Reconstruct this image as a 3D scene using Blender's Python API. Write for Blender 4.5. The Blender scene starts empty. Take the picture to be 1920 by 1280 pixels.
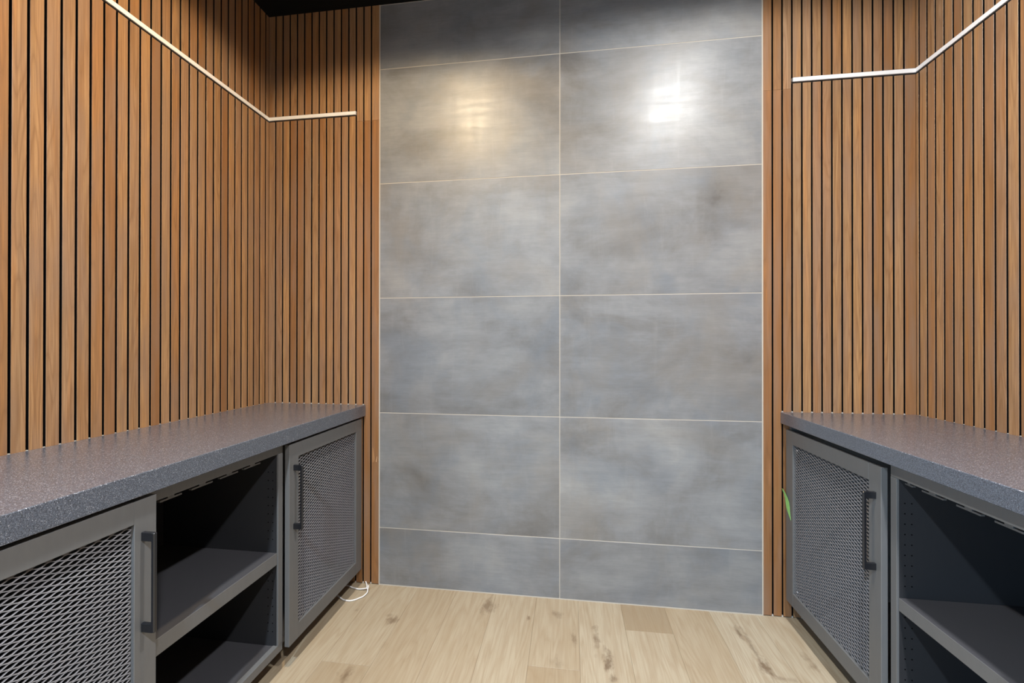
import bpy, math, random
from mathutils import Matrix, Vector

random.seed(7)
S = bpy.context.scene
COL = S.collection

# ------------------------------------------------------------------ dimensions (metres; camera stands over the origin)
Y_BACK = 2.118                       # face of the back wall
X_LEFT, X_RIGHT = -1.624, 1.532      # faces of the side walls
TX0, TXM, TX1 = -0.9858, -0.0471, 0.8902   # tile panel: edge, middle joint, edge
Z_CEIL = 3.04
PITCH, GAP = 0.04226, 0.0072
Z_LED = 2.480
Y_NEAR = -2.5                        # rear of the room, behind the camera
Y_SLAT_END = -0.45
YC0 = .34                             # near end of both worktops

# ------------------------------------------------------------------ node helpers
class NT:
    def __init__(s, name):
        s.m = bpy.data.materials.new(name); s.m.use_nodes = True
        s.t = s.m.node_tree; s.t.nodes.clear()
        s.out = s.t.nodes.new('ShaderNodeOutputMaterial')
        s.b = s.t.nodes.new('ShaderNodeBsdfPrincipled')
        s.t.links.new(s.b.outputs[0], s.out.inputs[0])
    def n(s, typ, **kw):
        nd = s.t.nodes.new(typ)
        for k, v in kw.items():
            setattr(nd, k, v)
        return nd
    def l(s, a, b): s.t.links.new(a, b)
    def put(s, sock, v):
        if isinstance(v, bpy.types.NodeSocket): s.l(v, sock)
        else: sock.default_value = v
    def math(s, op, a, b=None, clamp=False):
        nd = s.n('ShaderNodeMath', operation=op, use_clamp=clamp)
        s.put(nd.inputs[0], a)
        if b is not None: s.put(nd.inputs[1], b)
        return nd.outputs[0]
    def vmath(s, op, a, b=None):
        nd = s.n('ShaderNodeVectorMath', operation=op)
        s.put(nd.inputs[0], a)
        if b is not None: s.put(nd.inputs[1], b)
        return nd.outputs['Value'] if op in ('LENGTH', 'DISTANCE', 'DOT_PRODUCT') else nd.outputs[0]
    def noise(s, vec, scale, detail=3, rough=0.55, dist=0.0):
        nd = s.n('ShaderNodeTexNoise'); s.l(vec, nd.inputs['Vector'])
        nd.inputs['Scale'].default_value = scale; nd.inputs['Detail'].default_value = detail
        nd.inputs['Roughness'].default_value = rough; nd.inputs['Distortion'].default_value = dist
        return nd.outputs['Fac']
    def ramp(s, fac, stops, interp='LINEAR'):
        nd = s.n('ShaderNodeValToRGB'); s.put(nd.inputs[0], fac)
        cr = nd.color_ramp; cr.interpolation = interp
        while len(cr.elements) > 1: cr.elements.remove(cr.elements[-1])
        for i, (p, c) in enumerate(stops):
            e = cr.elements[0] if i == 0 else cr.elements.new(p)
            e.position = p; e.color = (c[0], c[1], c[2], 1) if not isinstance(c, (int, float)) else (c, c, c, 1)
        return nd.outputs[0]
    def mix(s, fac, a, b, blend='MIX'):
        nd = s.n('ShaderNodeMix', data_type='RGBA', blend_type=blend)
        s.put(nd.inputs[0], fac)
        for sock, v in ((nd.inputs[6], a), (nd.inputs[7], b)):
            if isinstance(v, bpy.types.NodeSocket): s.l(v, sock)
            else: sock.default_value = (v[0], v[1], v[2], 1)
        return nd.outputs[2]
    def mapr(s, v, a, b, c, d):
        nd = s.n('ShaderNodeMapRange'); s.put(nd.inputs[0], v)
        for i, x in enumerate((a, b, c, d)): nd.inputs[i + 1].default_value = x
        return nd.outputs[0]
    def bump(s, h, strength, dist=0.002):
        nd = s.n('ShaderNodeBump'); nd.inputs['Strength'].default_value = strength
        nd.inputs['Distance'].default_value = dist; s.l(h, nd.inputs['Height'])
        s.l(nd.outputs[0], s.b.inputs['Normal'])
    def set(s, color=None, rough=None, spec=None, metal=None):
        if color is not None:
            if isinstance(color, bpy.types.NodeSocket): s.l(color, s.b.inputs['Base Color'])
            else: s.b.inputs['Base Color'].default_value = (*color, 1)
        if rough is not None: s.put(s.b.inputs['Roughness'], rough)
        if spec is not None: s.put(s.b.inputs['Specular IOR Level'], spec)
        if metal is not None: s.b.inputs['Metallic'].default_value = metal
        return s.m
    def pos(s): return s.n('ShaderNodeNewGeometry').outputs['Position']
    def attr(s, name):
        a = s.n('ShaderNodeAttribute', attribute_name=name); a.attribute_type = 'GEOMETRY'
        sp = s.n('ShaderNodeSeparateColor'); s.l(a.outputs['Color'], sp.inputs[0])
        return sp.outputs[0], sp.outputs[1], sp.outputs[2]
    def comb(s, x, y, z):
        nd = s.n('ShaderNodeCombineXYZ')
        for i, v in enumerate((x, y, z)): s.put(nd.inputs[i], v)
        return nd.outputs[0]
    def sep(s, v):
        nd = s.n('ShaderNodeSeparateXYZ'); s.l(v, nd.inputs[0]); return nd.outputs

def srgb(r, g, b):
    f = lambda c: (c / 255 / 12.92) if c / 255 <= 0.04045 else ((c / 255 + 0.055) / 1.055) ** 2.4
    return (f(r), f(g), f(b))

# ------------------------------------------------------------------ materials
def mat_slat():
    t = NT('stained_ash_slat'); tone, seed, _ = t.attr('tone')
    p = t.pos(); x, y, z = t.sep(p)
    off = t.math('MULTIPLY', seed, 57.0)
    flat = t.math('ADD', x, y)                                   # across the boards on either wall
    g = t.comb(t.math('MULTIPLY', flat, 16.0), off, t.math('MULTIPLY', z, 1.1))
    body = t.noise(g, 1.0, 2, 0.5)
    rings = t.math('FRACT', t.math('MULTIPLY', body, 13.0))
    rings = t.ramp(rings, [(0, 1.0), (0.28, 0.15), (0.62, 0.0), (0.93, 0.55), (1, 1.0)])
    fine = t.noise(t.comb(t.math('MULTIPLY', flat, 330.0), off, t.math('MULTIPLY', z, 7.0)), 1.0, 3, 0.6)
    pores = t.noise(t.comb(t.math('MULTIPLY', flat, 900.0), off, t.math('MULTIPLY', z, 40.0)), 1.0, 2, 0.5)
    blot = t.noise(t.comb(t.math('MULTIPLY', flat, 25.0), off, t.math('MULTIPLY', z, 3.0)), 1.0, 2, 0.5)
    base = t.ramp(tone, [(0.0, srgb(150, 100, 62)), (0.08, srgb(172, 122, 76)), (0.2, srgb(190, 138, 88)), (0.32, srgb(180, 141, 108)), (0.45, srgb(198, 152, 104)), (0.6, srgb(188, 147, 106)),
                         (0.75, srgb(192, 154, 118)), (0.88, srgb(206, 158, 106)), (1.0, srgb(172, 141, 106))])
    hue = t.noise(t.comb(t.math('MULTIPLY', flat, 45.0), off, t.math('MULTIPLY', z, 1.6)), 1.0, 3, 0.6)
    base = t.mix(t.mapr(hue, 0.52, 0.72, 0.0, 0.55), base, srgb(208, 142, 78))
    base = t.mix(t.mapr(hue, 0.48, 0.30, 0.0, 0.5), base, srgb(156, 126, 88))
    streak = t.noise(t.comb(t.math('MULTIPLY', flat, 150.0), off, t.math('MULTIPLY', z, 1.8)), 1.0, 4, 0.65)
    base = t.mix(t.mapr(streak, 0.48, 0.66, 0.0, 0.55), base, srgb(136, 94, 58))
    c = t.mix(t.math('MULTIPLY', rings, t.mapr(t.math('FRACT', t.math('MULTIPLY', seed, 7.31)), 0, 1, 0.18, 0.62)), base, srgb(130, 90, 56))
    c = t.mix(t.mapr(fine, 0.40, 0.68, 0.0, 0.75), c, srgb(150, 108, 72))
    c = t.mix(t.mapr(blot, 0.42, 0.72, 0.0, 0.6), c, srgb(156, 126, 104))
    c = t.mix(t.mapr(pores, 0.62, 0.8, 0.0, 0.35), c, srgb(120, 88, 60))
    c = t.mix(1.0, c, (.76, .76, .76), 'MULTIPLY')
    t.bump(fine, 0.08, 0.001)
    return t.set(c, t.mapr(fine, 0.3, 0.7, 0.42, 0.55), 0.4)

def mat_tile():
    t = NT('smoked_metal_porcelain'); tone, seed, _ = t.attr('tone')
    p = t.pos(); x, y, z = t.sep(p)
    o = t.math('MULTIPLY', seed, 40.0)
    v = t.comb(t.math('ADD', x, o), o, t.math('MULTIPLY', z, 1.0))
    vw = t.comb(t.math('MULTIPLY', t.math('ADD', x, o), 1.0), o, t.math('MULTIPLY', z, 2.6))
    big = t.noise(v, 2.3, 5, 0.62, 0.4)
    band = t.noise(vw, 2.0, 6, 0.65, 0.5)
    brush = t.noise(t.comb(t.math('MULTIPLY', x, 4.0), o, t.math('MULTIPLY', z, 42.0)), 1.0, 5, 0.65)
    drip = t.noise(t.comb(t.math('MULTIPLY', x, 26.0), o, t.math('MULTIPLY', z, 3.0)), 1.0, 5, 0.7, 0.6)
    m = t.math('ADD', t.math('MULTIPLY', big, 0.55), t.math('MULTIPLY', band, 0.45))
    c = t.ramp(m, [(0.30, srgb(100, 96, 92)), (0.42, srgb(128, 127, 126)), (0.50, srgb(142, 143, 145)), (0.58, srgb(154, 155, 156)), (0.72, srgb(174, 173, 170))])
    blue = t.noise(v, 3.1, 4, 0.6, 0.8)
    c = t.mix(t.mapr(blue, 0.48, 0.68, 0.0, 0.42), c, srgb(118, 128, 140))
    warm = t.noise(t.vmath('ADD', v, (7.3, 3.1, 1.7)), 2.6, 4, 0.6, 0.6)
    c = t.mix(t.mapr(warm, 0.50, 0.70, 0.0, 0.5), c, srgb(144, 137, 128))
    c = t.mix(t.mapr(brush, 0.42, 0.62, 0.0, 0.14), c, srgb(112, 112, 113))
    crisp = t.noise(t.comb(t.math('MULTIPLY', x, 14.0), o, t.math('MULTIPLY', z, 210.0)), 1.0, 4, 0.7)
    c = t.mix(t.mapr(crisp, 0.45, 0.70, 0.0, 0.16), c, srgb(98, 98, 98))
    c = t.mix(t.mapr(drip, 0.56, 0.80, 0.0, 0.17), c, srgb(178, 177, 174))
    fl = fl0 = t.noise(t.comb(t.math('MULTIPLY', x, 60.0), o, t.math('MULTIPLY', z, 110.0)), 1.0, 4, 0.7)
    fl = t.math('MULTIPLY', t.mapr(fl, 0.66, 0.74, 0.0, 0.6), t.mapr(band, 0.5, 0.62, 0.0, 1.0))
    c = t.mix(fl, c, srgb(176, 158, 140))
    k = t.mapr(tone, 0, 1, 0.70, 0.82)
    c = t.mix(1.0, c, t.comb(k, k, k), 'MULTIPLY')
    r = t.mapr(t.math('ADD', t.math('MULTIPLY', brush, 0.5), t.math('MULTIPLY', drip, 0.5)), 0.3, 0.7, 0.36, 0.54)
    t.b.inputs['Coat Weight'].default_value = 0.30; t.put(t.b.inputs['Coat Roughness'], t.mapr(t.math('ADD', t.math('MULTIPLY', brush, 0.25), t.math('MULTIPLY', t.math('ADD', fl0, big), 0.375)), 0.35, 0.65, 0.26, 0.42))
    t.bump(t.noise(v, 9.0, 4, 0.6), 0.06, 0.002)
    return t.set(c, r, 0.55)

def mat_floor():
    t = NT('pale_oak_plank'); tone, seed, _ = t.attr('tone')
    p = t.pos(); x, y, z = t.sep(p)
    o = t.math('MULTIPLY', seed, 61.0)
    warp = t.noise(p, 5.0, 2, 0.5)
    g = t.comb(t.math('MULTIPLY', x, 7.0), t.math('MULTIPLY', y, 0.9), o)
    body = t.noise(g, 1.0, 3, 0.5, 0.35)
    rings = t.math('FRACT', t.math('MULTIPLY', body, 15.0))
    rings = t.ramp(rings, [(0, 0.9), (0.25, 0.1), (0.6, 0.0), (0.92, 0.6), (1, 0.9)])
    fine = t.noise(t.comb(t.math('MULTIPLY', x, 190.0), t.math('MULTIPLY', y, 6.0), o), 1.0, 3, 0.6)
    blot = t.noise(t.comb(t.math('MULTIPLY', x, 9.0), t.math('MULTIPLY', y, 3.0), o), 1.0, 3, 0.55)
    base = t.ramp(tone, [(0.0, srgb(176, 155, 126)), (0.35, srgb(192, 171, 141)), (0.65, srgb(201, 183, 155)), (1.0, srgb(211, 197, 172))])
    c = t.mix(t.math('MULTIPLY', rings, 0.34), base, srgb(164, 134, 100))
    c = t.mix(t.mapr(fine, 0.42, 0.72, 0.0, 0.45), c, srgb(166, 140, 110))
    c = t.mix(t.mapr(blot, 0.50, 0.75, 0.0, 0.45), c, srgb(176, 150, 116))
    # knots and mineral streaks, at the places they have on these boards: x, y, half width, half length, strength
    knots = [(-0.386, 2.02, .028, .060, .75), (-0.80, 1.86, .022, .030, .85), (-0.845, 1.525, .022, .028, .8), (-0.06, 2.00, .026, .022, .55),
             (0.155, 1.735, .017, .060, .95), (0.113, 1.862, .012, .075, .8), (0.737, 1.98, .010, .045, .9), (0.765, 1.775, .020, .055, .95),
             (0.755, 1.90, .009, .16, .7), (0.945, 1.836, .016, .05, .6), (0.163, 1.645, .014, .03, .9), (-0.185, 1.955, .008, .016, .85),
             (0.02, 1.845, .012, .045, .6), (-0.05, 1.70, .02, .03, .4), (-0.995, 1.90, .010, .012, .7), (-0.83, 1.885, .02, .012, .45), (0.80, 1.73, .05, .012, .5)]
    wob = t.noise(t.comb(t.math('MULTIPLY', x, 40.0), t.math('MULTIPLY', y, 22.0), o), 1.0, 3, 0.65)
    k_all = None
    for kx, ky, hw, hl, st in knots:
        d = t.vmath('LENGTH', t.comb(t.math('DIVIDE', t.math('SUBTRACT', x, kx), hw), t.math('DIVIDE', t.math('SUBTRACT', y, ky), hl), 0.0))
        d = t.math('ADD', d, t.mapr(wob, 0.3, 0.7, -0.75, 0.75))
        f = t.mapr(d, 0.15, 1.35, st, 0.0)
        k_all = f if k_all is None else t.math('MAXIMUM', k_all, f)
    c = t.mix(t.math('MULTIPLY', k_all, 0.8), c, srgb(116, 90, 66))
    c = t.mix(1.0, c, (.66, .68, .70), 'MULTIPLY')
    t.bump(fine, 0.05, 0.001)
    return t.set(c, 0.5, 0.3)

def mat_stone():
    t = NT('speckled_black_granite'); p = t.pos()
    base = t.ramp(t.noise(p, 380.0, 3, 0.6), [(0.3, srgb(46, 50, 58)), (0.5, srgb(76, 82, 94)), (0.7, srgb(110, 117, 130))])
    vo = t.n('ShaderNodeTexVoronoi', feature='F1'); t.l(p, vo.inputs['Vector']); vo.inputs['Scale'].default_value = 520.0
    sp = t.n('ShaderNodeSeparateColor'); t.l(vo.outputs['Color'], sp.inputs[0])
    fleck = t.math('MULTIPLY', t.math('GREATER_THAN', sp.outputs[0], 0.80), t.mapr(vo.outputs['Distance'], 0.25, 0.55, 1.0, 0.0))
    c = t.mix(t.math('MULTIPLY', fleck, t.mapr(sp.outputs[1], 0, 1, 0.25, 1.0)), base, srgb(222, 226, 234))
    v2 = t.n('ShaderNodeTexVoronoi', feature='F1'); t.l(p, v2.inputs['Vector']); v2.inputs['Scale'].default_value = 330.0
    s2 = t.n('ShaderNodeSeparateColor'); t.l(v2.outputs['Color'], s2.inputs[0])
    dark = t.math('MULTIPLY', t.math('GREATER_THAN', s2.outputs[0], 0.72), t.mapr(v2.outputs['Distance'], 0.3, 0.6, 0.8, 0.0))
    c = t.mix(dark, c, srgb(34, 36, 40))
    t.b.inputs['Coat Weight'].default_value = 1.0; t.b.inputs['Coat Roughness'].default_value = 0.26
    return t.set(c, 0.36, 0.6)

def mat_paint(name, rgb, rough=0.5, spec=0.4, grain=0.06):
    t = NT(name); p = t.pos(); x, y, z = t.sep(p)
    n = t.noise(t.comb(t.math('MULTIPLY', t.math('ADD', x, y), 60.0), 0.0, t.math('MULTIPLY', z, 12.0)), 1.0, 3, 0.6)
    c0 = srgb(*rgb)
    c = t.mix(n, [v * (1 - grain * 2) for v in c0], [v * (1 + grain * 2) for v in c0])
    return t.set(c, rough, spec)

def mat_plain(name, rgb, rough=0.5, spec=0.5, metal=0.0, emit=None):
    t = NT(name); m = t.set(srgb(*rgb), rough, spec, metal)
    if emit:
        t.b.inputs['Emission Color'].default_value = (*emit[:3], 1); t.b.inputs['Emission Strength'].default_value = emit[3]
    return m

M = dict(
    slat=mat_slat(), tile=mat_tile(), floor=mat_floor(), stone=mat_stone(),
    felt=mat_plain('black_felt', (10, 10, 11), 0.95, 0.1), grout=mat_plain('cream_grout', (186, 178, 166), 0.85, 0.2),
    caulk=mat_plain('white_caulk', (190, 188, 183), 0.6, 0.3), ceil=mat_plain('matt_black_paint', (14, 14, 13), 0.9, 0.15),
    seam=mat_plain('plank_joint', (146, 122, 94), 0.8, 0.2), cab=mat_paint('grey_stained_cabinet', (97, 98, 99), 0.42, 0.4, 0.05),
    shelf=mat_paint('grey_melamine_shelf', (62, 62, 66), 0.5, 0.35, 0.03),
    inner=mat_paint('charcoal_melamine', (44, 45, 48), 0.5, 0.35, 0.03), mesh=mat_plain('grey_coated_steel', (118, 118, 122), 0.42, 0.5),
    black=mat_plain('black_anodised_bar', (26, 27, 31), 0.28, 0.6), hole=mat_plain('drilled_hole', (6, 6, 7), 0.9, 0.1),
    alu=mat_plain('brushed_aluminium', (150, 150, 152), 0.35, 0.5, 0.8), lens=mat_plain('opal_diffuser', (238, 236, 234), 0.45, 0.4),
    steel=mat_plain('bright_screw', (215, 218, 222), 0.3, 0.6, 0.4), tape=mat_plain('green_masking_tape', (140, 200, 118), 0.65, 0.3),
    wire=mat_plain('white_cable_sheath', (226, 224, 222), 0.45, 0.4), filler=mat_plain('wood_filler', (160, 118, 80), 0.7, 0.2),
    chip=mat_plain('bare_wood_chip', (196, 158, 124), 0.8, 0.2), wall=mat_plain('charcoal_wall_paint', (70, 70, 72), 0.8, 0.2),
    trimw=mat_plain('white_lamp_trim', (235, 235, 235), 0.5, 0.4), toe=mat_plain('dark_plinth', (38, 36, 35), 0.6, 0.3),
)

# ------------------------------------------------------------------ mesh builder
class MB:
    def __init__(s): s.v = []; s.f = []; s.mi = []; s.tone = []
    def face(s, idx, mi=0, tone=(0.5, 0.5)): s.f.append(idx); s.mi.append(mi); s.tone.append(tone)
    def quad(s, pts, mi=0, tone=(0.5, 0.5)):
        n = len(s.v); s.v += [tuple(p) for p in pts]; s.face(tuple(range(n, n + len(pts))), mi, tone)
    def box(s, x0, x1, y0, y1, z0, z1, mi=0, tone=(0.5, 0.5), b=0.0):
        if x1 < x0: x0, x1 = x1, x0
        if y1 < y0: y0, y1 = y1, y0
        if b <= 0:
            n = len(s.v)
            s.v += [(x, y, z) for z in (z0, z1) for x, y in ((x0, y0), (x1, y0), (x1, y1), (x0, y1))]
            for q in ((3, 2, 1, 0), (4, 5, 6, 7), (0, 1, 5, 4), (1, 2, 6, 5), (2, 3, 7, 6), (3, 0, 4, 7)):
                s.face(tuple(n + i for i in q), mi, tone)
            return
        # chamfered box: three rectangles per axis
        n = len(s.v); P = {}
        lo, hi = (x0, y0, z0), (x1, y1, z1)
        for sx in (0, 1):
            for sy in (0, 1):
                for sz in (0, 1):
                    c = [(lo, hi)[k][i] for i, k in enumerate((sx, sy, sz))]
                    inn = [b if k == 0 else -b for k in (sx, sy, sz)]
                    for ax in range(3):
                        q = [c[i] + (0 if i == ax else inn[i]) for i in range(3)]
                        P[(sx, sy, sz, ax)] = len(s.v); s.v.append(tuple(q))
        def add(ids, nrm):
            pts = [Vector(s.v[i]) for i in ids]
            cr = (pts[1] - pts[0]).cross(pts[2] - pts[0])
            if cr.dot(Vector(nrm)) < 0: ids = ids[::-1]
            s.face(tuple(ids), mi, tone)
        for ax in range(3):
            o = [i for i in range(3) if i != ax]
            for sd in (0, 1):
                ids = []
                for a, c in ((0, 0), (1, 0), (1, 1), (0, 1)):
                    k = [0, 0, 0]; k[ax] = sd; k[o[0]] = a; k[o[1]] = c; ids.append(P[(*k, ax)])
                nr = [0, 0, 0]; nr[ax] = 1 if sd else -1; add(ids, nr)
        for ax in range(3):                                  # edges along ax
            o = [i for i in range(3) if i != ax]
            for a in (0, 1):
                for c in (0, 1):
                    k0 = [0, 0, 0]; k1 = [0, 0, 0]; k1[ax] = 1
                    for k in (k0, k1): k[o[0]] = a; k[o[1]] = c
                    ids = [P[(*k0, o[0])], P[(*k1, o[0])], P[(*k1, o[1])], P[(*k0, o[1])]]
                    nr = [0, 0, 0]; nr[o[0]] = 1 if a else -1; nr[o[1]] = 1 if c else -1; add(ids, nr)
        for sx in (0, 1):
            for sy in (0, 1):
                for sz in (0, 1):
                    add([P[(sx, sy, sz, ax)] for ax in range(3)], (sx * 2 - 1, sy * 2 - 1, sz * 2 - 1))
    def prism(s, poly, z0, z1, mi=0, tone=(0.5, 0.5), caps=True):
        """poly counter-clockwise in xy, extruded upward"""
        n = len(s.v); k = len(poly)
        s.v += [(x, y, z0) for x, y in poly] + [(x, y, z1) for x, y in poly]
        for i in range(k):
            j = (i + 1) % k; s.face((n + i, n + j, n + k + j, n + k + i), mi, tone)
        if caps:
            s.face(tuple(n + i for i in range(k - 1, -1, -1)), mi, tone); s.face(tuple(n + k + i for i in range(k)), mi, tone)
    def disc(s, c, axis, r, depth, seg=10, mi=0):
        """short cylinder, centre c, along axis vector"""
        a = Vector(axis).normalized(); u = a.orthogonal().normalized(); w = a.cross(u); n = len(s.v); c = Vector(c)
        for d in (0, depth):
            for i in range(seg):
                t = 2 * math.pi * i / seg; s.v.append(tuple(c + a * d + u * (r * math.cos(t)) + w * (r * math.sin(t))))
        for i in range(seg):
            j = (i + 1) % seg; s.face((n + i, n + j, n + seg + j, n + seg + i), mi)
        s.face(tuple(n + i for i in range(seg - 1, -1, -1)), mi); s.face(tuple(n + seg + i for i in range(seg)), mi)
    def build(s, name, mats, parent=None, smooth=False):
        me = bpy.data.meshes.new(name); me.from_pydata(s.v, [], s.f)
        for m in (mats if isinstance(mats, (list, tuple)) else [mats]): me.materials.append(m)
        me.polygons.foreach_set('material_index', s.mi)
        ca = me.color_attributes.new('tone', 'FLOAT_COLOR', 'CORNER')
        buf = []
        for p in me.polygons:
            t = s.tone[p.index]
            for _ in range(p.loop_total): buf += [t[0], t[1], 0.0, 1.0]
        ca.data.foreach_set('color', buf)
        if smooth: me.polygons.foreach_set('use_smooth', [True] * len(me.polygons))
        me.update()
        o = bpy.data.objects.new(name, me); COL.objects.link(o)
        if parent: attach(o, parent)
        return o

def attach(o, parent):
    o.parent = parent
    o.matrix_parent_inverse = Matrix.Translation(parent.location).inverted()

def tube(name, pts, r, mat, parent=None, seg=8):
    """round cord swept through a smoothed polyline"""
    P = [Vector(p) for p in pts]; fine = []
    for i in range(len(P) - 1):
        p0, p1, p2, p3 = P[max(i - 1, 0)], P[i], P[i + 1], P[min(i + 2, len(P) - 1)]
        for k in range(6):
            t = k / 6
            fine.append(0.5 * ((2 * p1) + (p2 - p0) * t + (2 * p0 - 5 * p1 + 4 * p2 - p3) * t * t + (3 * p1 - p0 - 3 * p2 + p3) * t ** 3))
    fine.append(P[-1]); b = MB()
    for i, p in enumerate(fine):
        d = (fine[min(i + 1, len(fine) - 1)] - fine[max(i - 1, 0)]).normalized()
        u = d.cross(Vector((0, 0, 1)));  u = u.normalized() if u.length > 1e-4 else Vector((1, 0, 0)); w = d.cross(u)
        for k in range(seg):
            a = 2 * math.pi * k / seg; b.v.append(tuple(p + u * (r * math.cos(a)) + w * (r * math.sin(a))))
    for i in range(len(fine) - 1):
        for k in range(seg):
            j = (k + 1) % seg; b.face((i * seg + k, i * seg + j, (i + 1) * seg + j, (i + 1) * seg + k))
    b.face(tuple(range(seg - 1, -1, -1))); e = (len(fine) - 1) * seg; b.face(tuple(e + k for k in range(seg)))
    return b.build(name, mat, parent, True)

def structure(o):
    o['kind'] = 'structure'; return o

def thing(name, label, cat, loc, group=None):
    o = bpy.data.objects.new(name, None); COL.objects.link(o); o.location = loc; o.empty_display_size = 0.1
    o['label'] = label; o['category'] = cat
    if group: o['group'] = group
    return o

def tag(o, label, cat, group=None):
    o['label'] = label; o['category'] = cat
    if group: o['group'] = group
    return o

# ------------------------------------------------------------------ floor and ceiling
fb = MB()
fb.quad([(X_LEFT - .1, Y_NEAR, -.003), (X_RIGHT + .1, Y_NEAR, -.003), (X_RIGHT + .1, Y_BACK + .1, -.003), (X_LEFT - .1, Y_BACK + .1, -.003)], 1)
PW = 0.2036; x_seam0 = -0.1615
joints = {0: [1.668], 2: [1.930], -4: [1.581], -2: [1.12], 1: [0.9], -3: [0.7], 3: [0.2], -1: [1.05], 4: [0.95], 5: [0.6], -5: [1.1]}
tones = {(-5, 0): .55, (-4, 0): .25, (-4, 1): .62, (-3, 0): .42, (-2, 0): .52, (-1, 0): .66, (0, 1): .55, (0, 0): .30, (1, 0): .72, (2, 1): .05, (2, 0): .70,
         (3, 0): .50, (4, 0): .82, (5, 0): .78, (6, 0): .5}
for k in range(-8, 9):
    xa, xb = x_seam0 + k * PW, x_seam0 + (k + 1) * PW
    xa, xb = max(xa, X_LEFT - .05), min(xb, X_RIGHT + .05)
    if xb <= xa: continue
    cuts = [Y_NEAR] + [j for j in ([-1.0 + random.random() * .8] + joints.get(k, [1.2 * random.random()]))] + [Y_BACK + .02]
    for i in range(len(cuts) - 1):
        fb_i = i - (len(cuts) - 3)         # 0 = board before the last joint, 1 = board against the wall
        tn = tones.get((k, fb_i), tones.get((k, 0), random.random()) if k in range(-5, 7) and fb_i >= 0 else random.random())
        sd = random.random(); e = .0002
        c = .0007
        x0, x1, y0, y1 = xa + e, xb - e, cuts[i] + e, cuts[i + 1] - e
        n = len(fb.v)
        fb.v += [(x0, y0, -c), (x1, y0, -c), (x1, y1, -c), (x0, y1, -c), (x0 + c, y0 + c, 0), (x1 - c, y0 + c, 0), (x1 - c, y1 - c, 0), (x0 + c, y1 - c, 0)]
        for q in ((4, 5, 6, 7), (0, 1, 5, 4), (1, 2, 6, 5), (2, 3, 7, 6), (3, 0, 4, 7)): fb.face(tuple(n + i2 for i2 in q), 0, (tn, sd))
structure(fb.build('floor', [M['floor'], M['seam']]))

cb = MB(); cb.box(X_LEFT - .1, X_RIGHT + .1, Y_NEAR - .1, Y_BACK + .1, Z_CEIL, Z_CEIL + .1)
structure(cb.build('ceiling', M['ceil']))

# ------------------------------------------------------------------ slatted walls
def slat_strip(b, P, spans, zparts, dark=None):
    """P(s, d) -> (x, y): s along the wall, d out of its face; spans = [(s0, s1)]; zparts(s0, s1) = [(z0, z1)]"""
    ch, dp = .0009, .012
    for s0, s1 in spans:
        for z0, z1 in zparts(s0, s1):
            tn = (.04 + .96 * random.random(), random.random())
            if random.random() < .05: tn = (.03 + random.random() * .08, tn[1])
            if z0 < .01 and dark and dark[0] < (s0 + s1) / 2 < dark[1]: tn = (.02 + .05 * random.random(), tn[1])    # redder boards next to the tiles
            prof = [(s0, -dp), (s0, -ch), (s0 + ch, 0), (s1 - ch, 0), (s1, -ch), (s1, -dp)]
            pts = [P(s, d) for s, d in prof]
            a = sum(pts[i][0] * pts[(i + 1) % 6][1] - pts[(i + 1) % 6][0] * pts[i][1] for i in range(6))
            if a < 0: pts = pts[::-1]
            n = len(b.v); k = 6
            b.v += [(x, y, z0) for x, y in pts] + [(x, y, z1) for x, y in pts]
            for i in range(6):
                j = (i + 1) % 6
                b.face((n + i, n + j, n + 6 + j, n + 6 + i), 0 if i in (1, 2, 3) else 1, tn)     # stained face, black edges
            b.face(tuple(n + i for i in range(5, -1, -1)), 0, tn); b.face(tuple(n + 6 + i for i in range(6)), 0, tn)

Z0S = .0045
def zcut(led_from, led_to, zseam):
    def f(s0, s1):
        m = (s0 + s1) / 2
        if led_from <= m <= led_to: return [(Z0S, Z_LED - .0146), (Z_LED + .0134, Z_CEIL)]
        return [(Z0S, zseam - .0005), (zseam + .0005, Z_CEIL)]
    return f

def spans_from(gaps, s_start, s_end):
    out, a = [], s_start
    for g in gaps:
        if g - GAP / 2 > a: out.append((a, g - GAP / 2))
        a = g + GAP / 2
    if s_end > a + .002: out.append((a, s_end))
    return out

def side_wall(name, X, sgn, off):
    """sgn = +1: wall faces +x"""
    b = MB(); P = lambda s, d: (X + sgn * d, Y_BACK - s)
    L = Y_BACK - Y_SLAT_END
    gaps = [off + j * PITCH for j in range(int((L - off) / PITCH) + 1)]
    slat_strip(b, P, spans_from(gaps, 0.0003, L), zcut(-1, 99, 0))
    b.box(X - sgn * .0121, X - sgn * .1, Y_SLAT_END, Y_BACK + .1, 0, Z_CEIL, 1)
    if sgn > 0:                                          # doorway to the daylit room next door, behind the camera
        for y0, y1, z0, z1 in ((Y_NEAR, -2.35, 0, Z_CEIL), (-1.0, Y_SLAT_END, 0, Z_CEIL), (-2.35, -1.0, 2.15, Z_CEIL)): b.box(X, X - sgn * .1, y0, y1, z0, z1, 2)
    else: b.box(X, X - sgn * .1, Y_NEAR, Y_SLAT_END, 0, Z_CEIL, 2)
    for g in gaps:                                       # caulk at the foot of every groove
        x, y = P(g, -.0065); b.box(x - .0035, x + .0035, y - .0033, y + .0033, -.002, .004, 3)
    zc = .9397 if sgn > 0 else .9474                     # caulk bead behind the worktop, seen only in the grooves
    b.box(X - sgn * .0018, X - sgn * .0085, YC0, Y_BACK, zc - .02, zc + .0012, 3)
    return structure(b.build(name, [M['slat'], M['felt'], M['wall'], M['caulk']]))

side_wall('wall_left', X_LEFT, 1, .0244)
side_wall('wall_right', X_RIGHT, -1, .0162)

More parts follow.
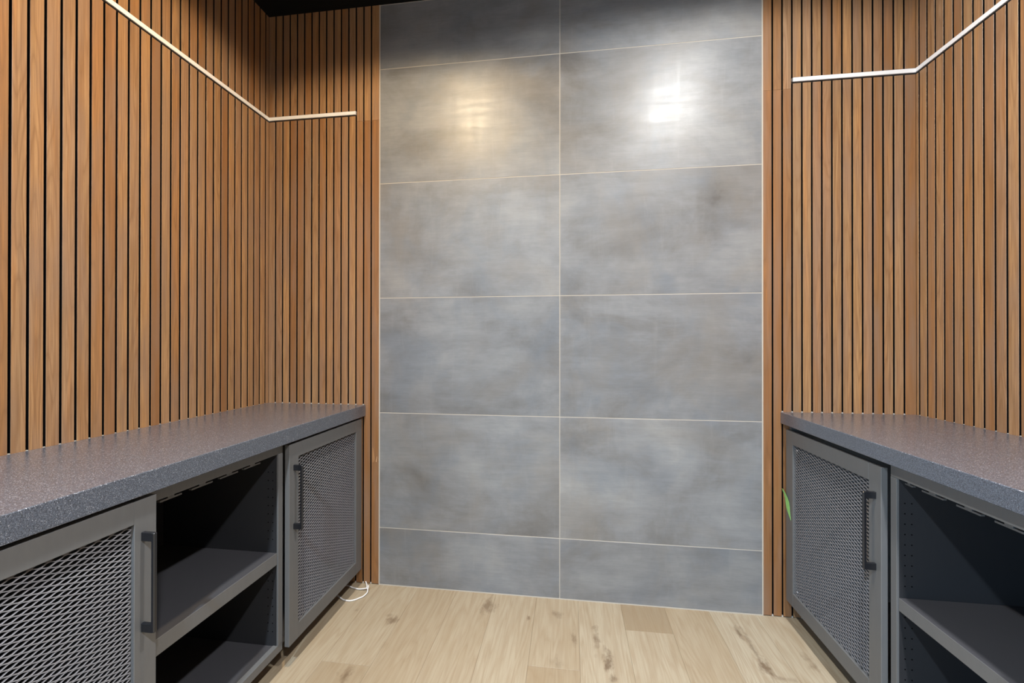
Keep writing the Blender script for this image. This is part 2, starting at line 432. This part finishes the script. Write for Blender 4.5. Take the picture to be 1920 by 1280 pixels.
def back_strip(name, x0, x1, gap0, led_a, led_b, zseam, dark):
    b = MB(); P = lambda s, d: (s, Y_BACK - d)
    gaps = []; g = gap0
    while g < x1 - .012: gaps.append(g); g += PITCH
    slat_strip(b, P, spans_from(gaps, x0, x1), zcut(led_a, led_b, zseam), dark)
    b.box(x0, x1, Y_BACK + .0121, Y_BACK + .1, 0, Z_CEIL, 1)
    for g in gaps: b.box(g - .0034, g + .0034, Y_BACK + .003, Y_BACK + .010, -.002, .0055, 2)
    zc = .9397 if x0 < 0 else .9474
    b.box(x0 if x0 < 0 else .968, -1.063 if x0 < 0 else x1, Y_BACK + .0018, Y_BACK + .0085, zc - .02, zc + .003, 2)
    return structure(b.build(name, [M['slat'], M['felt'], M['caulk']]))

wbl = back_strip('wall_back_left', X_LEFT + .0003, TX0 - .004, X_LEFT + .0405, -9, -1.118, 2.4368, (-1.08, -.98))
wbr = back_strip('wall_back_right', TX1 + .004, X_RIGHT - .0003, TX1 + .0448, 1.0195, 9, 2.4412, (.88, 1.0))

# wood filler bridging one groove, low on the narrow strip beside the tiles
b = MB()
out = [(-1.0252, .7155), (-1.0215, .7155), (-1.0175, .690), (-1.0125, .662), (-1.0150, .643), (-1.0215, .637), (-1.0265, .640), (-1.0285, .660), (-1.0268, .690)]
n = len(b.v); b.v += [(x, Y_BACK - .0003, z) for x, z in out] + [(x * .6 - 1.0205 * .4, Y_BACK - .0016, z * .6 + .672 * .4) for x, z in out]
k = len(out)
for i in range(k):
    j = (i + 1) % k; b.face((n + i, n + j, n + k + j, n + k + i))
b.face(tuple(n + k + i for i in range(k)))
b.quad([(-1.0060, Y_BACK - .0008, .642), (-1.0020, Y_BACK - .0008, .640), (-.9985, Y_BACK - .0008, .668), (-1.0005, Y_BACK - .0008, .671)], 1)
pt = b.build('wood_filler_patch', [M['filler'], M['chip']], wbl); pt['kind'] = 'structure'
pt['label'] = 'smeared brown filler bridging a groove with a pale chip beside it'

# ------------------------------------------------------------------ tiled centre panel
b = MB()
b.box(TX0 - .004, TX1 + .004, Y_BACK + .0008, Y_BACK + .1, 0, Z_CEIL, 1)
GR = .0034
zs = [0.004] + [.2999 + .6 * k for k in range(5)] + [Z_CEIL - .004]
for i in range(6):
    for c, (xa, xb) in enumerate(((TX0, TXM), (TXM, TX1))):
        za, zb = zs[i] + (GR / 2 if i else 0), zs[i + 1] - (GR / 2 if i < 5 else 0)
        x0, x1 = xa + GR / 2, xb - GR / 2
        tn = (random.random(), random.random()); y = Y_BACK; e = .0007
        n = len(b.v)
        b.v += [(x0, y + e, za), (x1, y + e, za), (x1, y + e, zb), (x0, y + e, zb), (x0 + e, y, za + e), (x1 - e, y, za + e), (x1 - e, y, zb - e), (x0 + e, y, zb - e)]
        for q in ((4, 5, 6, 7), (0, 1, 5, 4), (1, 2, 6, 5), (2, 3, 7, 6), (3, 0, 4, 7)): b.face(tuple(n + i2 for i2 in q), 0, tn)
b.box(TX0 - .0040, TX0 + .0006, Y_BACK - .0008, Y_BACK + .01, 0, Z_CEIL, 1)
b.box(TX1 - .0006, TX1 + .0040, Y_BACK - .0008, Y_BACK + .01, 0, Z_CEIL, 1)
b.box(TX0, TX1, Y_BACK - .0015, Y_BACK + .01, -.001, .0045, 1)
structure(b.build('wall_back', [M['tile'], M['grout']]))

# rear of the room, behind the camera
b = MB(); b.box(X_LEFT - .1, X_RIGHT + .1, Y_NEAR - .1, Y_NEAR, 0, Z_CEIL)
structure(b.build('wall_front', M['wall']))

# ------------------------------------------------------------------ slim light strips let into the slats
def led(sgn, X, x_end, label):
    t = thing('led_strip_light', label, 'light strip', (X, Y_BACK, Z_LED), 'strip lights let into the slatted walls')
    def ell(p, q):
        ye = Y_SLAT_END + .004; k = .0001
        poly = [(X + sgn * p, ye), (X + sgn * p, Y_BACK - p), (x_end, Y_BACK - p), (x_end, Y_BACK + q), (X - sgn * q, Y_BACK + q), (X - sgn * q, ye)]
        a = sum(poly[i][0] * poly[(i + 1) % 6][1] - poly[(i + 1) % 6][0] * poly[i][1] for i in range(6))
        return poly if a > 0 else poly[::-1]
    b = MB(); b.prism(ell(.0058, .004), Z_LED - .0084, Z_LED + .0090); b.build('diffuser', M['lens'], t)
    b = MB(); b.prism(ell(.0040, .0115), Z_LED - .0108, Z_LED - .0085); b.prism(ell(.0030, .0115), Z_LED + .0091, Z_LED + .0101)
    b.build('channel', M['alu'], t)
    return t
led(1, X_LEFT, -1.1198, 'white strip light bent round the corner of the orange slats, with a plain square end')
tr = led(-1, X_RIGHT, 1.0218, 'white strip light bent round the paler slats, with a round socket at its open end')
b = MB()
n = 14
for r0, r1 in ((.0072, .0098),):
    for i in range(n):
        a0, a1 = math.pi * (.5 + i / n), math.pi * (.5 + (i + 1) / n)
        pr = [(1.0218 + r * math.cos(a) * .75, Z_LED + r * math.sin(a)) for r, a in ((r0, a0), (r1, a0), (r1, a1), (r0, a1))]
        b.quad([(x, Y_BACK - .0045, z) for x, z in pr]); b.quad([(pr[1][0], Y_BACK - .0045, pr[1][1]), (pr[1][0], Y_BACK + .004, pr[1][1]), (pr[2][0], Y_BACK + .004, pr[2][1]), (pr[2][0], Y_BACK - .0045, pr[2][1])])
b.build('end_cap', M['alu'], tr)

# ------------------------------------------------------------------ worktops
def worktop(xa, xb, z0, z1, y0, label):
    b = MB(); b.box(xa, xb, y0, Y_BACK - .0004, z0, z1, 0, b=.0016)
    o = b.build('worktop', M['stone']); tag(o, label, 'worktop')
    return o
worktop(X_LEFT + .0004, -1.063, .8813, .9397, YC0, 'black speckled stone worktop under the orange slats, with brown reflections')
worktop(.968, X_RIGHT - .0004, .8950, .9474, YC0, 'blue-grey speckled stone worktop on the cabinet with the green tape')

# ------------------------------------------------------------------ cabinets
def expanded_mesh(x_mid, nx, y0, y1, z0, z1):
    """diamond expanded steel sheet in the plane x = x_mid; nx = outward normal sign"""
    b = MB(); Lw, Sw, w, th = .031, .0127, .00215, .0016
    amp = Sw / 4 - w / 2; nrow = int((z1 - z0) / (Sw / 2)) + 2
    xf, xr = x_mid + nx * th / 2, x_mid - nx * th / 2
    for r in range(-1, nrow):
        zc = z0 + r * Sw / 2; ph = (r % 2) * Lw / 2
        ys = []; k = int((y1 - y0) / Lw) + 3
        for i in range(-1, k):
            base = y0 + i * Lw + ph
            for fr, s in ((-.085, 1), (.085, 1), (.415, -1), (.585, -1)): ys.append((base + fr * Lw, zc + s * amp))
        pts = []
        for (ya, za), (yb, zb) in zip(ys, ys[1:]):
            if yb < y0 or ya > y1: continue
            if ya < y0: za = za + (zb - za) * (y0 - ya) / (yb - ya); ya = y0
            if not pts: pts.append((ya, za))
            if yb > y1: zb = za + (zb - za) * (y1 - ya) / (yb - ya); yb = y1
            pts.append((yb, zb))
        if len(pts) < 2: continue
        n = len(b.v)
        for y, z in pts:
            a, c = max(z0, min(z1, z - w / 2)), max(z0, min(z1, z + w / 2))
            # strands of expanded metal lean: the lower edge stands proud of the upper one
            b.v += [(xf + nx * .0006, y, a), (xf - nx * .0006, y, c), (xr - nx * .0006, y, c), (xr + nx * .0006, y, a)]
        for i in range(len(pts) - 1):
            p, q = n + 4 * i, n + 4 * (i + 1)
            for u in range(4):
                v = (u + 1) % 4
                f = (p + u, q + u, q + v, p + v) if nx > 0 else (p + v, q + v, q + u, p + u)
                b.face(f)
    return b

def cabinet(nx, XF, XD, xb, zrail, ztop, zdoor, yopen, ydoor_far, ydoor_near, shelf, zbot, label, clips, gcat):
    """nx = direction the fronts face; XF = frame face, XD = door face, xb = back plane"""
    q = lambda d: XF - nx * d                          # d = depth behind the frame face
    yfar, ynear = Y_BACK - .012, ydoor_near[0] - .012
    t = thing('media_cabinet', label, 'cabinet', ((XF + xb) / 2, (yfar + ynear) / 2, 0))
    cab, inn = M['cab'], M['inner']
    def part(name, m, parent=t, *boxes, bev=.0008):
        b = MB()
        for bx in boxes: b.box(*bx, b=bev)
        return b.build(name, m, parent)
    zb0, zb1 = zbot
    part('back_panel', inn, t, (xb, xb + nx * .012, ynear + .018, yfar - .018, zb0, ztop))
    part('bottom_panel', M['shelf'], t, (xb + nx * .012, q(.022), ynear + .018, yfar - .018, zb0, zb1 - .002))
    part('top_panel', inn, t, (xb + nx * .012, q(.022), ynear + .018, yfar - .018, ztop - .018, ztop))
    part('side_panel', cab, t, (xb, q(.0), yfar - .018, yfar, zb0, ztop))
    part('side_panel', cab, t, (xb, q(.0), ynear, ynear + .018, zb0, ztop))
    for ya, yb, face in ((yopen[1], yopen[1] + .018, -1), (yopen[0] - .018, yopen[0], 1)):
        b = MB(); yy = ya if face < 0 else yb
        b.box(xb + nx * .012, q(.0045), ya, yb, zb1 - .002, ztop - .018, b=.0008)
        z = .17
        while z < zrail - .05:
            if not (shelf[0] - .02 < z < shelf[1] + .02):
                for d in (.021, .040): b.disc((q(d), yy - face * .003, z), (0, face, 0), .0022, .0034, 10, 1)
            z += .0318
        b.build('divider', [inn, M['hole']], t)
    # face frame: rail over everything, stiles butted under it, bottom rail
    fr = MB(); d0, d1 = q(.0), q(.020)
    fr.box(d0, d1, yopen[0] - .027, yopen[1] + .027, zrail, ztop, b=.0008)
    fr.box(d0, d1, yopen[0] - .027, yopen[1] + .027, zb0, zb1, b=.0008)
    for ya, yb in ((yopen[1] + .0005, yopen[1] + .0255), (yopen[0] - .0255, yopen[0] - .0005)):
        fr.box(q(-.0015), d1, ya, yb, zb1, zrail, b=.0008)
    fr.build('face_frame', cab, t)
    part('shelf', M['shelf'], t, (xb + nx * .013, q(.0045), yopen[0] + .0008, yopen[1] - .0008, shelf[0], shelf[1]))
    part('shelf_edging', cab, t, (q(.0043), q(.0032), yopen[0] + .0008, yopen[1] - .0008, shelf[0], shelf[1]), bev=.0004)
    part('plinth', M['toe'], t, (xb, q(.11), ynear + .03, yfar - .002, .0005, zb0))
    for ya, yb in clips:
        m = (ya + yb) / 2; h = (yb - ya) / 2
        part('mounting_clip', M['cab'], t, (q(.0205), q(.030), ya, yb, zrail - .0172, zrail - .0122), (q(.0205), q(.030), m - h * .30, m + h * .30, zrail - .0123, ztop - .0181), bev=.0003)
    # doors
    for (ya, yb), hinge_far in ((ydoor_far, True), (ydoor_near, False)):
        z0, z1 = zdoor; W = .0575; back = XD - nx * .0195
        fb_ = MB()
        fb_.box(XD, back, ya, ya + W, z0, z1, b=.0012); fb_.box(XD, back, yb - W, yb, z0, z1, b=.0012)
        fb_.box(XD, back, ya + W - .0001, yb - W + .0001, z1 - W, z1, b=.0012); fb_.box(XD, back, ya + W - .0001, yb - W + .0001, z0, z0 + W + .003, b=.0012)
        dr = fb_.build('door', cab, t)
        mp = expanded_mesh(XD - nx * .0095, nx, ya + W + .0006, yb - W - .0006, z0 + W + .0036, z1 - W - .0006).build('mesh_panel', M['mesh'], dr)
        hy = ya + .0285 if hinge_far else yb - .036
        if hinge_far and nx < 0: hy = ya + .026
        hb = MB(); hz0, hz1 = .5345, .7870
        ox = XD + nx * .0325
        hb.box(ox - .005, ox + .005, hy - .005, hy + .005, hz0, hz1, b=.0022)
        for za in (hz0 + .0, hz1 - .0225):
            hb.box(XD - nx * .0, ox, hy - .0048, hy + .0048, za + .0005, za + .022, b=.0006)
        hb.build('handle', M['black'], dr)
        if nx < 0 and hinge_far:
            for z in (.795, .176):
                sb = MB(); sb.disc((XD - nx * .0115, yb - W - .020, z), (nx, 0, 0), .0038, .004, 12); sb.build('screw', M['steel'], dr)
    return t

cabinet(1, -1.095, -1.073, -1.600, .8430, .8800, (.0885, .8700), (.985, 1.4815), (1.517, 2.094), (.372, .9825), (.4245, .4697), (.0865, .1175),
        'grey cabinet under the worktop beside the orange slats, black bar handles and mesh doors',
        [(1.0305, 1.098), (1.130, 1.206), (1.235, 1.310), (1.337, 1.415)], None)
cabinet(-1, 1.0005, .980, 1.512, .8500, .8935, (.0970, .8720), (.957, 1.4576), (1.4945, 2.0915), (.36, .9545), (.4447, .4842), (.093, .124),
        'blue-grey cabinet with a scrap of green tape on its mesh door',
        [(1.428, 1.4570), (1.3221, 1.3938), (1.2135, 1.2819), (1.1124, 1.1789), (1.01, 1.077)], None)

# ------------------------------------------------------------------ scrap of tape at the far edge of the right cabinet's door
b = MB()
ctr = [((.9735, 2.1090, .5945), .0060), ((.9745, 2.1010, .5850), .0125), ((.9762, 2.0892, .5716), .0155), ((.9778, 2.0789, .5525), .0175), ((.9783, 2.0749, .5333), .0175),
       ((.9785, 2.0709, .5141), .0160), ((.9787, 2.0628, .4987), .0110), ((.9788, 2.0548, .4855), .0058), ((.9785, 2.0477, .4758), .0012)]
for x, y, h, z in [(c_[0][0], c_[0][1], c_[1], c_[0][2]) for c_ in ctr]:
    b.v += [(x, y + h, z + h * .25), (x, y - h, z - h * .1), (x + .0004, y - h, z - h * .1), (x + .0004, y + h, z + h * .25)]
for i in range(len(ctr) - 1):
    for u in range(4):
        v = (u + 1) % 4; b.face((4 * i + u, 4 * i + v, 4 * (i + 1) + v, 4 * (i + 1) + u))
b.face((3, 2, 1, 0)); e = 4 * (len(ctr) - 1); b.face((e, e + 1, e + 2, e + 3))
tag(b.build('masking_tape', M['tape']), 'torn strip of bright green masking tape on a cabinet door edge', 'tape')

# ------------------------------------------------------------------ loose wire on the floor
wr = .0034
w = thing('loose_cable', 'short white cable looped on the oak floor beside a cabinet foot', 'cable', (-1.05, 2.02, 0))
tube('sheath', [(-1.19, 2.062, wr), (-1.1414, 2.0734, .008), (-1.1078, 2.0647, .006), (-1.0708, 2.0579, .005), (-1.0468, 2.0572, .008), (-1.0249, 2.0576, .012), (-1.0135, 2.045, .011),
                (-1.0100, 2.0264, .007), (-1.0166, 2.0000, .005), (-1.0274, 1.9892, .0045), (-1.0417, 1.9728, .004), (-1.0652, 1.960, .0038), (-1.0972, 1.9628, .004), (-1.1219, 1.974, .006), (-1.1455, 1.9855, .008), (-1.19, 2.0, .006)], wr, M['wire'], w)
tube('wire_end', [(-1.0249, 2.0576, .0125), (-1.030, 2.070, .018), (-1.043, 2.0875, .0215), (-1.0505, 2.0965, .023)], .0030, M['wire'], w)
tube('wire_end', [(-1.0150, 2.0450, .0135), (-1.016, 2.055, .019), (-1.020, 2.066, .023)], .0030, M['wire'], w)

# ------------------------------------------------------------------ recessed ceiling lamps (above the frame)
def lamp(x, y, power, col, label, cut=None, blend=.2):
    t = thing('ceiling_downlight', label, 'ceiling light', (x, y, Z_CEIL), 'ceiling downlights')
    b = MB(); n = 28
    for i in range(n):
        a0, a1 = 2 * math.pi * i / n, 2 * math.pi * (i + 1) / n
        R = [(.068, -.001), (.070, -.004), (.084, -.0045), (.086, -.0002)]
        for (r0, z0), (r1, z1) in zip(R, R[1:]):
            b.quad([(x + r0 * math.cos(a0), y + r0 * math.sin(a0), Z_CEIL + z0), (x + r1 * math.cos(a0), y + r1 * math.sin(a0), Z_CEIL + z1),
                    (x + r1 * math.cos(a1), y + r1 * math.sin(a1), Z_CEIL + z1), (x + r0 * math.cos(a1), y + r0 * math.sin(a1), Z_CEIL + z0)])
    b.build('trim_ring', M['trimw'], t)
    if cut:                                              # narrow can: sharp cut-off on the walls
        ld = bpy.data.lights.new('ceiling_downlight_lamp', 'SPOT'); ld.shadow_soft_size = .05
        ld.spot_size = math.radians(cut); ld.spot_blend = blend
        ld.use_nodes = True; nt = ld.node_tree               # beam profile: stronger straight down than sideways
        em = next(n_ for n_ in nt.nodes if n_.type == 'EMISSION')
        tc = nt.nodes.new('ShaderNodeTexCoord'); sx = nt.nodes.new('ShaderNodeSeparateXYZ'); ab = nt.nodes.new('ShaderNodeMath'); ab.operation = 'ABSOLUTE'
        ml = nt.nodes.new('ShaderNodeMath'); ml.operation = 'MULTIPLY_ADD'; ml.inputs[1].default_value = 1.9; ml.inputs[2].default_value = .85
        nt.links.new(tc.outputs['Normal'], sx.inputs[0]); nt.links.new(sx.outputs[2], ab.inputs[0]); nt.links.new(ab.outputs[0], ml.inputs[0]); nt.links.new(ml.outputs[0], em.inputs['Strength'])
    else:                                                # flat panel lamp
        ld = bpy.data.lights.new('ceiling_downlight_lamp', 'AREA'); ld.shape = 'DISK'; ld.size = .13; ld.spread = math.radians(152)
    ld.energy = power; ld.color = col
    lo = bpy.data.objects.new('lamp', ld); COL.objects.link(lo); lo.location = (x, y, Z_CEIL - (.012 if cut else .0035))
    attach(lo, t)
lamp(-.715, .99, 76, (1.0, .78, .50), 'recessed ceiling lamp with warm light above the orange slats', 158, .2)
lamp(.700, 1.02, 92, (.98, .97, .95), 'recessed ceiling lamp with white light above the taped cabinet', 172, .22)
lamp(-.70, -.75, 135, (.66, .83, 1.0), 'recessed ceiling lamp behind the viewer on the side of the orange slats')
lamp(.70, -.75, 90, (.98, .98, 1.0), 'recessed ceiling lamp behind the viewer on the side of the taped cabinet')
pl = bpy.data.lights.new('daylight_opening', 'AREA'); pl.shape = 'RECTANGLE'; pl.size = 2.15; pl.size_y = 1.35; pl.cycles.is_portal = True
po = bpy.data.objects.new('daylight_portal', pl); COL.objects.link(po); po.location = (X_LEFT - .05, -1.675, 1.075); po.rotation_euler = (0, math.radians(-90), 0)

# ------------------------------------------------------------------ world, camera, view
wd = bpy.data.worlds.new('room_air'); S.world = wd; wd.use_nodes = True
wd.node_tree.nodes['Background'].inputs[0].default_value = (.55, .77, 1, 1); wd.node_tree.nodes['Background'].inputs[1].default_value = 15.0

yaw, pitch, roll = .13403, .00266, .00069
c, s = math.cos(yaw), math.sin(yaw); cp, sp = math.cos(pitch), math.sin(pitch); cr, sr = math.cos(roll), math.sin(roll)
right = Vector((c, s, 0)); fwd = Vector((-s, c, 0)); up = Vector((0, 0, 1))
f2 = fwd * cp + up * sp; u2 = up * cp - fwd * sp
r3 = right * cr + u2 * sr; u3 = u2 * cr - right * sr
cd = bpy.data.cameras.new('camera'); cam = bpy.data.objects.new('camera', cd); COL.objects.link(cam)
cam.matrix_world = Matrix(((r3.x, u3.x, -f2.x, 0), (r3.y, u3.y, -f2.y, 0), (r3.z, u3.z, -f2.z, 1.2671), (0, 0, 0, 1)))
cd.sensor_width = 36; cd.lens = 797.5 * 36 / 1920; cd.clip_start = .02
S.camera = cam
S.view_settings.view_transform = 'Standard'; S.view_settings.look = 'None'; S.view_settings.gamma = 1
S.view_settings.use_curve_mapping = False; S.view_settings.exposure = -0.22
try:
    S.cycles.use_denoising = True; S.cycles.max_bounces = 8; S.cycles.diffuse_bounces = 3; S.cycles.sample_clamp_indirect = 6.0
except Exception:
    pass
